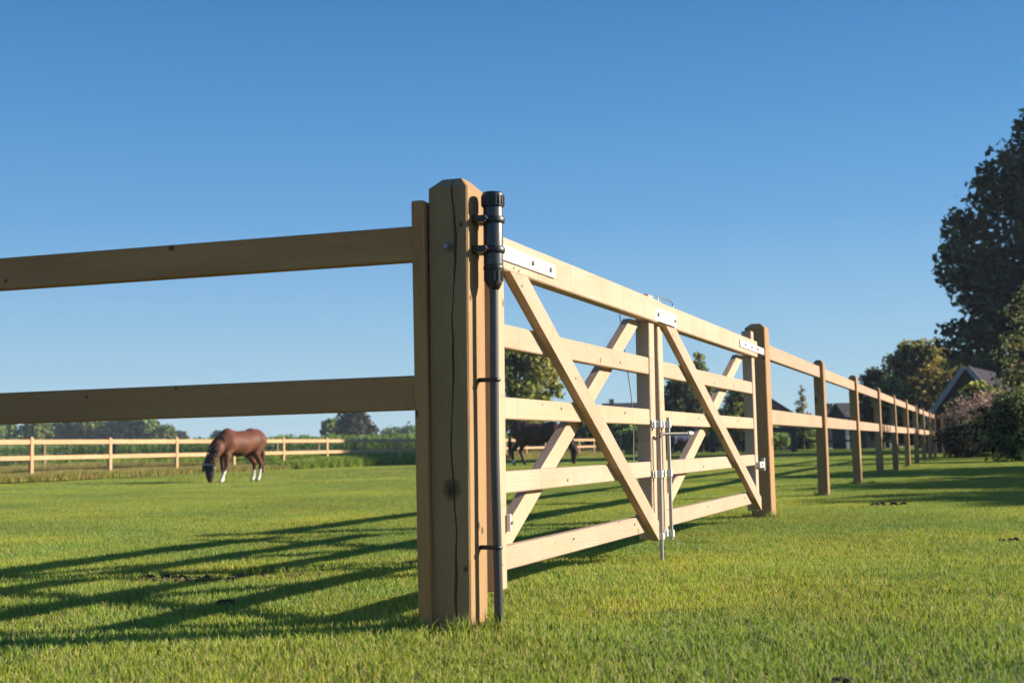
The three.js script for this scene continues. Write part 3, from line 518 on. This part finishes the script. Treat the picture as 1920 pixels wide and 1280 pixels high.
// far row of trees on the left
g1.scale.set(1.3, 0.95, 1.3);
const row = tree('field_tree', 'round green tree in the far row at the left edge of the picture', 'far row of trees on the left horizon', [-96, -240], 8.3, 5.0, 0.2, 5200, 0.42, GREEN, 571, { blobs: 22, br: 0.44 });
const row2 = tree('field_tree', 'olive-tinted tree second from the left in the far row', 'far row of trees on the left horizon', [-90.5, -243], 8.4, 4.6, 0.2, 5200, 0.42, [...GREEN, ...YELLOW], 572, { blobs: 22, br: 0.44 });
[[row, -86, -250, 1.05, 1, 'third'], [row2, -82, -247, 1.0, 2, 'fourth'], [row, -77.5, -249, 1.02, 3, 'fifth'], [row2, -73, -244, 1.0, 4, 'sixth'], [row, -69.5, -243, 0.95, 5, 'seventh'], [row2, -65.8, -242, 0.72, 6, 'last and lowest']].forEach(([p, x, z, s, a, w]) => again(p, 'field_tree', `tree ${w} from the left in the far row beyond the maize`, x, z, s, a));
tree('field_tree', 'small dark tree alone on the far horizon, right of the far row', 'lone trees on the left horizon', [-86.3, -330], 7.4, 2.9, 0.2, 1500, 0.5, COPPER, 575, { blobs: 12, br: 0.5 });
tree('field_tree', 'low dark tree on the horizon behind the chestnut horse', 'lone trees on the left horizon', [-76.2, -330], 6.9, 3.2, 0.2, 1500, 0.5, DARK, 576, { blobs: 12, br: 0.5 });
tree('field_tree', 'smaller green tree of the pair on the horizon right of the chestnut horse', 'pair of trees on the horizon', [-29.4, -203], 6.0, 1.7, 0.2, 2600, 0.3, GREEN, 577, { blobs: 14, br: 0.5 });
tree('field_tree', 'larger copper-brown tree of the pair on the horizon right of the chestnut horse', 'pair of trees on the horizon', [-25.6, -205], 7.3, 3.9, 0.1, 7000, 0.32, [...COPPER, ...DARK], 578, { blobs: 24, br: 0.42 });
const wood = tree('field_tree', 'far green tree just left of the near gate post', 'far trees beside the near gate post', [-28, -300], 5.8, 4.4, 0.1, 2200, 0.5, GREEN, 579, { blobs: 14, br: 0.5 });
again(wood, 'field_tree', 'far green tree half hidden by the near gate post', -23.5, -302, 1.06, 2); again(wood, 'field_tree', 'lowest far green tree left of the near gate post', -33, -305, 0.7, 1);

{ // flowering shrub and green shrub of the garden bed
  const fl = tree('flowering_shrub', 'wide pink flowering shrub at the end of the receding fence', null, [15.35, -38.7], 1.3, 2.0, 0.05, 7000, 0.05, [[0.06, 0.09, 0.035], [0.09, 0.05, 0.05], [0.11, 0.13, 0.05]], 581, { blobs: 26, br: 0.42, category: 'shrub', trunk: 0.04 });
  const r = rng(9), bl = []; for (let i = 0; i < 70; i++) { const a = r() * 6.28, d = Math.sqrt(r()) * 2.15; bl.push([Math.cos(a) * d, 1.12 + 0.58 * (1 - (d / 2.2) ** 4) * (1 + 0.18 * Math.cos(a) * d / 2) + 0.25 * (r() - 0.5), Math.sin(a) * d, 0.25, 1.5]); }
  part('blossom', leaves(bl, 8000, 0.036, [[0.62, 0.36, 0.38], [0.66, 0.42, 0.40], [0.62, 0.48, 0.36], [0.45, 0.33, 0.22]], 583), leafMat, fl);
  tree('garden_shrub', 'dark green rounded shrub at the right edge of the lawn', null, [11.95, -30.3], 1.42, 0.95, 0.02, 9000, 0.045, [...DARK, ...GREEN], 585, { blobs: 24, br: 0.5, category: 'shrub', trunk: 0.03 });
  tree('garden_shrub', 'yellow-green shrub between the pink shrub and the dark green one', null, [13.9, -34.6], 1.55, 0.9, 0.05, 6000, 0.05, YELLOW, 587, { blobs: 16, br: 0.5, category: 'shrub', trunk: 0.03 });
  tree('garden_shrub', 'low dark shrub at the foot of the last fence posts', null, [13.25, -37.8], 0.85, 0.75, 0.02, 4000, 0.05, [...DARK, ...COPPER], 588, { blobs: 14, br: 0.5, category: 'shrub', trunk: 0.03 });
}
// ------------------------------------------------------------------ houses
const M = (r, g, b, rough = 0.9) => new THREE.MeshStandardMaterial({ color: rgb(r, g, b), roughness: rough });
const brick = M(0.26, 0.15, 0.10), tile = M(0.055, 0.05, 0.055, 0.75), tileBlue = new THREE.MeshPhysicalMaterial({ color: rgb(0.045, 0.042, 0.055), roughness: 1, specularIntensity: 0.15 }), white = M(0.75, 0.75, 0.73, 0.6), glass = new THREE.MeshStandardMaterial({ color: rgb(0.03, 0.04, 0.05), roughness: 0.08 }), darkWood = M(0.02, 0.024, 0.034, 0.7), render = M(0.42, 0.36, 0.30);
// gable house: ridge along local x, gables at the ends
function house(name, label, pos, turn, L, D, eave, ridge, wallMat, roofMat, opt = {}) {
  const h = thing(name, label, 'building', pos, turn), s = new THREE.Shape([[-D / 2, -0.3], [D / 2, -0.3], [D / 2, eave], [0, ridge], [-D / 2, eave]].map(p => new THREE.Vector2(...p))), g = new THREE.ExtrudeGeometry(s, { depth: L, bevelEnabled: false }); g.rotateY(Math.PI / 2); g.translate(-L / 2, 0, 0);
  part('wall', g, wallMat, h);
  const a = Math.atan2(ridge - eave, D / 2), len = Math.hypot(ridge - eave, D / 2) + 0.35, o = opt.over ?? 0.3;
  for (const sd of [-1, 1]) {
    const q = new THREE.BoxGeometry(L + 2 * o, 0.16, len); q.translate(0, 0.1, len / 2); q.rotateX(a); q.scale(1, 1, sd); if (sd < 0) { const ix = q.index.array; for (let i = 0; i < ix.length; i += 3) { const t = ix[i]; ix[i] = ix[i + 1]; ix[i + 1] = t; } q.computeVertexNormals(); } q.translate(0, ridge + 0.02, 0);
    const roof = part('roof', q, roofMat, h);
    if (opt.verge) for (const e of [-1, 1]) { const v = new THREE.BoxGeometry(0.06, 0.2, len + 0.02); v.translate(e * (L / 2 + o + 0.032), 0.1, len / 2); v.rotateX(a); if (sd < 0) v.rotateY(Math.PI); v.translate(0, ridge + 0.03, 0); part('bargeboard', v, opt.verge, roof); }
  }
  for (const [cx, cz, cw, ct] of opt.chimneys ?? []) { const c = part('chimney', at2(new THREE.BoxGeometry(cw, ct - ridge + 1.6, cw), cx, (ct + ridge - 1.6) / 2, cz), opt.chimMat ?? brick, h); part('chimney_cap', at2(new THREE.BoxGeometry(cw + 0.12, 0.1, cw + 0.12), cx, ct + 0.05, cz), tile, c); }
  for (const [x, y, w, hh] of opt.windows ?? []) { const f = part('window', at2(new THREE.BoxGeometry(w, hh, 0.1), x, y, D / 2 + 0.03), white, h); part('pane', at2(new THREE.BoxGeometry(w - 0.16, hh - 0.16, 0.03), x, y, D / 2 + 0.09), glass, f); }
  for (const [x, w, hh] of opt.doors ?? []) part('door', at2(new THREE.BoxGeometry(w, hh, 0.1), x, hh / 2, D / 2 + 0.03), opt.doorMat ?? white, h);
  return h;
}
house('brick_house', 'brick house with chimney behind the far gate post', [21.2, 0, -112], 1.45, 9, 6.6, 2.5, 4.75, brick, tile, { chimneys: [[2.6, 0, 0.62, 5.3]] });
house('brick_house', 'long low house with dark roof and white windows between the fence posts', [41.5, 0, -142], 0.05, 15, 7, 2.4, 4.1, brick, tile, { windows: [[-6.2, 1.2, 1.1, 1.5], [-3.6, 1.2, 1.2, 1.5], [-0.4, 1.2, 1.2, 1.5]], doors: [[-5, 1, 2.1]], chimneys: [[-6.6, 0, 0.6, 4.7]] });
house('brick_house', 'distant dark-roofed house with chimney above the third gate rail', [17.4, 0, -175], 0, 10, 8, 2.6, 6.4, brick, tile, { chimneys: [[-4.0, 0, 0.6, 7.0]] });
house('barn', 'dark gabled barn with pale bargeboards behind the pink shrub', [20.6, 0, -55.8], 1.05, 8, 3.7, 0.9, 3.35, darkWood, tileBlue, { verge: M(0.22, 0.23, 0.26, 0.7), over: 0.35 });
{ // garden shed with a white corner
  const s = house('garden_shed', 'dark green garden shed with white corner boards behind the receding fence', [26.2, 0, -97], 0.2, 3.4, 2.6, 2.4, 3.3, M(0.02, 0.035, 0.03), tile, { doors: [[0.2, 0.9, 1.95]], doorMat: M(0.03, 0.05, 0.05) });
  for (const e of [-1, 1]) part('corner_board', at2(new THREE.BoxGeometry(0.2, 2.75, 0.2), e * 1.72, 1.3, 1.28), white, s);
}
{ // dark yard fence with heavy posts beyond the paddock
  const f = thing('yard_fence', 'dark stained fence with heavy posts beyond the far end of the paddock', 'fence', [0, 0, 0]);
  for (const [x, z] of [[13.9, -91], [16.3, -75.5]]) { const p = part('post', postGeo(0.32, 0.32, 1.5, 7), darkWood, f); p.position.set(x, 0, z); }
  const bar = (x0, z0, x1, z1, y, t) => { const L = Math.hypot(x1 - x0, z1 - z0), b = part('rail', beam(0, L, y, y + t, -0.05, 0.05, 0, 3), darkWood, f); b.position.set(x0, 0, z0); b.rotation.y = Math.atan2(-(z1 - z0), x1 - x0); };
  bar(14.4, -76, 16.4, -75.6, 1.18, 0.30); bar(16.4, -75.6, 20.5, -74.8, 0.55, 0.12); bar(16.4, -75.6, 20.5, -74.8, 1.3, 0.10); bar(14.0, -91, 17.5, -90, 0.6, 0.12); bar(14.0, -91, 17.5, -90, 1.3, 0.12);
}

// ------------------------------------------------------------------ horses
function skin(bones, res, half, centre, colour, k = 0.05) {
  // tapered capsules joined by a smooth minimum, meshed on a grid
  const mc = new MarchingCubes(res, new THREE.MeshBasicMaterial(), false, false, 200000); mc.isolation = 0;
  const B = bones.map(([a, b, ra, rb, kk]) => { const d = [b[0] - a[0], b[1] - a[1], b[2] - a[2]]; return { a, d, l2: d[0] ** 2 + d[1] ** 2 + d[2] ** 2 + 1e-9, ra, rb, k: kk ?? k, lo: [0, 1, 2].map(q => Math.min(a[q], b[q]) - Math.max(ra, rb) - 0.25), hi: [0, 1, 2].map(q => Math.max(a[q], b[q]) + Math.max(ra, rb) + 0.25) }; });
  const dist = (x, y, z) => {
    let s = 0.3;
    for (const o of B) {
      if (x < o.lo[0] || x > o.hi[0] || y < o.lo[1] || y > o.hi[1] || z < o.lo[2] || z > o.hi[2]) continue;
      const px = x - o.a[0], py = y - o.a[1], pz = z - o.a[2], t = clamp((px * o.d[0] + py * o.d[1] + pz * o.d[2]) / o.l2, 0, 1);
      const e = Math.hypot(px - o.d[0] * t, py - o.d[1] * t, pz - o.d[2] * t) - lerp(o.ra, o.rb, t), h = clamp(0.5 + 0.5 * (s - e) / o.k, 0, 1); s = lerp(s, e, h) - o.k * h * (1 - h);
    }
    return s;
  };
  const half2 = res / 2; let q = 0;
  for (let zi = 0; zi < res; zi++) for (let yi = 0; yi < res; yi++) for (let xi = 0; xi < res; xi++) mc.field[q++] = -dist(centre[0] + (xi - half2) / half2 * half, centre[1] + (yi - half2) / half2 * half, centre[2] + (zi - half2) / half2 * half);
  mc.update();
  const n = mc.count ?? mc.geometry.drawRange.count, P = mc.positionArray.slice(0, n * 3), N = mc.normalArray.slice(0, n * 3), C = new Float32Array(n * 3);
  for (let i = 0; i < n; i++) { for (let c = 0; c < 3; c++) P[i * 3 + c] = P[i * 3 + c] * half + centre[c]; const x = P[i * 3], y = P[i * 3 + 1], z = P[i * 3 + 2], e = 0.006, l = Math.hypot(N[i * 3], N[i * 3 + 1], N[i * 3 + 2]) || 1; let g = [dist(x + e, y, z) - dist(x - e, y, z), dist(x, y + e, z) - dist(x, y - e, z), dist(x, y, z + e) - dist(x, y, z - e)]; const gl = Math.hypot(...g) || 1; for (let c = 0; c < 3; c++) N[i * 3 + c] = g[c] / gl; const cc = colour(x, y, z); for (let c = 0; c < 3; c++) C[i * 3 + c] = cc[c]; }
  const g = new THREE.BufferGeometry(); g.setAttribute('position', new THREE.BufferAttribute(P, 3)); g.setAttribute('normal', new THREE.BufferAttribute(N, 3)); g.setAttribute('color', new THREE.BufferAttribute(C, 3)); return g;
}
const coat = new THREE.MeshPhysicalMaterial({ vertexColors: true, roughness: 0.6, specularIntensity: 0.4 });
const hair = (r, g, b) => new THREE.MeshStandardMaterial({ color: rgb(r, g, b), roughness: 0.7 });
function strands(list, n, len, w, seed, mat, name, parent) {   // tapered locks from root points
  const r = rng(seed), gs = [];
  for (let i = 0; i < n; i++) { const f = r(), k = Math.min(list.length - 2, Math.floor(f * (list.length - 1))), t = f * (list.length - 1) - k, p = [0, 1, 2].map(c => lerp(list[k][c], list[k + 1][c], t)), s = r() < 0.5 ? -1 : 1, L = len * (0.6 + 0.5 * r()); const g = tube([p, [p[0] + (r() - 0.5) * 0.05, p[1] - L * 0.4, p[2] + s * 0.12], [p[0] - 0.03 + (r() - 0.5) * 0.08, p[1] - L, p[2] + s * (0.165 + 0.03 * r())]], w, 5, 5); gs.push(g); }
  return part(name, mergeGeometries(gs), mat, parent);
}
function horse(label, pos, turn, scale, pal, pose, extra = {}) {
  const h = thing('horse', label, 'horse', pos, turn, 'horses grazing in the paddock'); h.scale.setScalar(scale);
  const P = pose, nk = P.neck, hd = P.head, B = [
    [[0.50, 1.08, 0], [0.05, 1.03, 0], 0.30, 0.325], [[0.05, 1.03, 0], [-0.45, 1.11, 0], 0.325, 0.285], [[-0.45, 1.12, 0], [-0.66, 1.14, 0], 0.285, 0.29], [[0.26, 1.27, 0], [0.50, 1.34, 0], 0.13, 0.115], [[0.25, 1.20, 0], [-0.45, 1.24, 0], 0.16, 0.17],
    [[-0.45, 1.30, 0], [-0.68, 1.28, 0], 0.16, 0.15], [[0.52, 1.06, 0.10], [0.66, 1.02, 0.06], 0.20, 0.17], [[0.52, 1.06, -0.10], [0.66, 1.02, -0.06], 0.20, 0.17],
    [[0.55, 1.22, 0], nk[0], 0.20, 0.165], [nk[0], nk[1], 0.165, 0.115], [[0.48, 1.33, 0], [nk[0][0] + 0.03, nk[0][1] + 0.11, nk[0][2]], 0.10, 0.08],
    [nk[1], hd[0], 0.115, 0.125, 0.03], [hd[0], hd[1], 0.125, 0.078, 0.03], [hd[1], hd[2], 0.078, 0.07, 0.02],
  ];
  for (const s of [1, -1]) {
    const f = s > 0 ? P.fl : P.fr, b = s > 0 ? P.hl : P.hr, z = s * 0.15;
    B.push([[0.50, 0.98, s * 0.14], [f[0][0], f[0][1] + 0.30, z], 0.155, 0.095], [[f[0][0], f[0][1] + 0.30, z], [f[0][0], f[0][1], z], 0.092, 0.056, 0.03], [[f[0][0], f[0][1], z], [f[1][0], f[1][1], z], 0.046, 0.037, 0.02], [[f[1][0], f[1][1], z], [f[2][0], f[2][1] + 0.045, z], 0.045, 0.046, 0.02], [[f[2][0], f[2][1] + 0.04, z], [f[2][0] + 0.012, f[2][1], z], 0.05, 0.062, 0.01]);
    B.push([[-0.64, 1.08, s * 0.13], [b[0][0], b[0][1], z + s * 0.01], 0.225, 0.13], [[b[0][0] - 0.03, b[0][1], z], [b[1][0], b[1][1], z], 0.115, 0.058, 0.04], [[b[1][0], b[1][1], z], [b[2][0], b[2][1], z], 0.055, 0.040, 0.02], [[b[2][0], b[2][1], z], [b[3][0], b[3][1] + 0.045, z], 0.046, 0.047, 0.02], [[b[3][0], b[3][1] + 0.04, z], [b[3][0] + 0.012, b[3][1], z], 0.05, 0.062, 0.01]);
  }
  for (const s of [1, -1]) B.push([[hd[0][0] + P.ear[0] * 0.4, hd[0][1] + 0.08, hd[0][2] + s * 0.055], [hd[0][0] + P.ear[0], hd[0][1] + P.ear[1], hd[0][2] + s * 0.085], 0.03, 0.012, 0.015]);
  part('body', skin(B, 112, 1.36, [0.16, 0.82, 0], pal, 0.055), coat, h);
  const hm = extra.hair ?? hair(0.02, 0.012, 0.008);
  strands([[0.54, 1.45, 0], [nk[0][0] + 0.13, nk[0][1] + 0.20, 0], [nk[1][0] + 0.12, nk[1][1] + 0.07, 0], [hd[0][0] + 0.07, hd[0][1] + 0.10, 0]], 90, 0.24, 0.014, 3, hm, 'mane', h);
  const tg = []; const r = rng(5); for (let i = 0; i < 26; i++) { const a = r() * 6.28, q = 0.045 * Math.sqrt(r()); tg.push(tube([[-0.84, 1.24, 0], [-0.93, 1.12, 0], [-0.955 + Math.cos(a) * q * 1.4, 0.78, Math.sin(a) * q * 1.4], [-0.94 + Math.cos(a) * q * 1.2, 0.34 - 0.1 * r(), Math.sin(a) * q]], 0.018, 5, 10)); } part('tail', mergeGeometries(tg), hm, h);
  for (const s of [1, -1]) { const e = new THREE.SphereGeometry(0.02, 10, 8); part('eye', at2(e, lerp(hd[0][0], hd[1][0], 0.28) + 0.05, lerp(hd[0][1], hd[1][1], 0.28), hd[0][2] + s * 0.082), glass, h); }
  if (extra.mask) { const a = hd[0], b = hd[1], mx = lerp(a[0], b[0], 0.82), my = lerp(a[1], b[1], 0.82), m = part('fly_mask', skin([[[a[0], a[1] + 0.03, a[2]], [mx, my, a[2]], 0.145, 0.10], [[a[0] + 0.0, a[1] + 0.08, a[2] + 0.055], [a[0] + P.ear[0], a[1] + P.ear[1], a[2] + 0.085], 0.036, 0.02, 0.02], [[a[0], a[1] + 0.08, a[2] - 0.055], [a[0] + P.ear[0], a[1] + P.ear[1], a[2] - 0.085], 0.036, 0.02, 0.02]], 40, 0.42, [lerp(a[0], mx, 0.5), lerp(a[1], my, 0.5), a[2]], () => [0.022, 0.024, 0.028]), coat, h); const band = new THREE.TorusGeometry(0.15, 0.016, 8, 30); band.rotateX(Math.PI / 2); band.rotateZ(0.5); part('mask_trim', at2(band, lerp(a[0], b[0], 0.05), lerp(a[1], b[1], 0.05) + 0.02, 0), M(0.5, 0.48, 0.46), m); }
  if (extra.rug) part('rug', skin([[[0.52, 1.12, 0], [0.05, 1.06, 0], 0.315, 0.335], [[0.05, 1.06, 0], [-0.45, 1.13, 0], 0.335, 0.30], [[-0.45, 1.13, 0], [-0.72, 1.12, 0], 0.30, 0.30], [[0.35, 1.34, 0], [0.50, 1.36, 0], 0.14, 0.13], [[-0.62, 1.0, 0.1], [-0.68, 0.85, 0.12], 0.24, 0.2], [[-0.62, 1.0, -0.1], [-0.68, 0.85, -0.12], 0.24, 0.2]], 60, 1.1, [-0.1, 1.08, 0], () => extra.rug), new THREE.MeshStandardMaterial({ vertexColors: true, roughness: 0.85 }), h);
  return h;
}
const graze = { neck: [[0.90, 0.92, 0], [1.14, 0.56, 0]], head: [[1.20, 0.44, 0], [1.17, 0.14, 0], [1.165, 0.085, 0]], ear: [-0.02, 0.17], fl: [[0.52, 0.44], [0.50, 0.13], [0.54, 0.02]], fr: [[0.70, 0.46], [0.86, 0.16], [0.93, 0.02]], hl: [[-0.52, 0.78], [-0.80, 0.50], [-0.75, 0.15], [-0.70, 0.02]], hr: [[-0.46, 0.78], [-0.70, 0.49], [-0.62, 0.15], [-0.57, 0.02]] };
const graze2 = { ...graze, fl: [[0.50, 0.44], [0.42, 0.14], [0.40, 0.02]], fr: [[0.58, 0.44], [0.60, 0.13], [0.64, 0.02]], hl: [[-0.56, 0.78], [-0.86, 0.50], [-0.84, 0.15], [-0.80, 0.02]], hr: [[-0.44, 0.78], [-0.62, 0.49], [-0.52, 0.15], [-0.47, 0.02]] };
const chest = (x, y, z) => { const n = noise(x * 7 + 30, y * 7 + z * 5 + 30) * 0.35 + 0.82; if (y < 0.055 && x < 1.05) return [0.05, 0.04, 0.032]; if (y < 0.30 + 0.05 * noise(x * 30, z * 30) && x < 1.02) return [0.62, 0.56, 0.48]; if (y < 0.5 && x < 1.02) return [0.075 * n, 0.034 * n, 0.02 * n]; return [0.125 * n, 0.046 * n, 0.024 * n]; };
const bay = (x, y, z) => { const n = noise(x * 7 + 60, y * 7 + z * 5 + 30) * 0.4 + 0.8; if (y < 0.05 && x < 1.05) return [0.03, 0.025, 0.02]; if (y < 0.2 && x < -0.78 && z > 0) return [0.5, 0.46, 0.4]; if (y < 0.62 && x < 1) return [0.018 * n, 0.013 * n, 0.011 * n]; return [0.055 * n, 0.028 * n, 0.018 * n]; };
horse('chestnut horse with white socks and dark fly mask grazing in the open paddock', [-7.2, gy(-7.3, -33.4), -33.6], Math.PI + 1.08, 0.97, chest, graze, { mask: true, hair: hair(0.05, 0.022, 0.012) });
horse('dark brown horse grazing behind the left gate leaf', [0.85, gy(0.9, -46), -46], -0.12, 1.08, bay, graze2, {});
horse('horse in a dark blue rug grazing far behind the right gate leaf', [11.35, gy(11.4, -88), -88], 0.5, 1.0, bay, graze, { rug: [0.025, 0.045, 0.12] });
renderer.render(scene, camera);
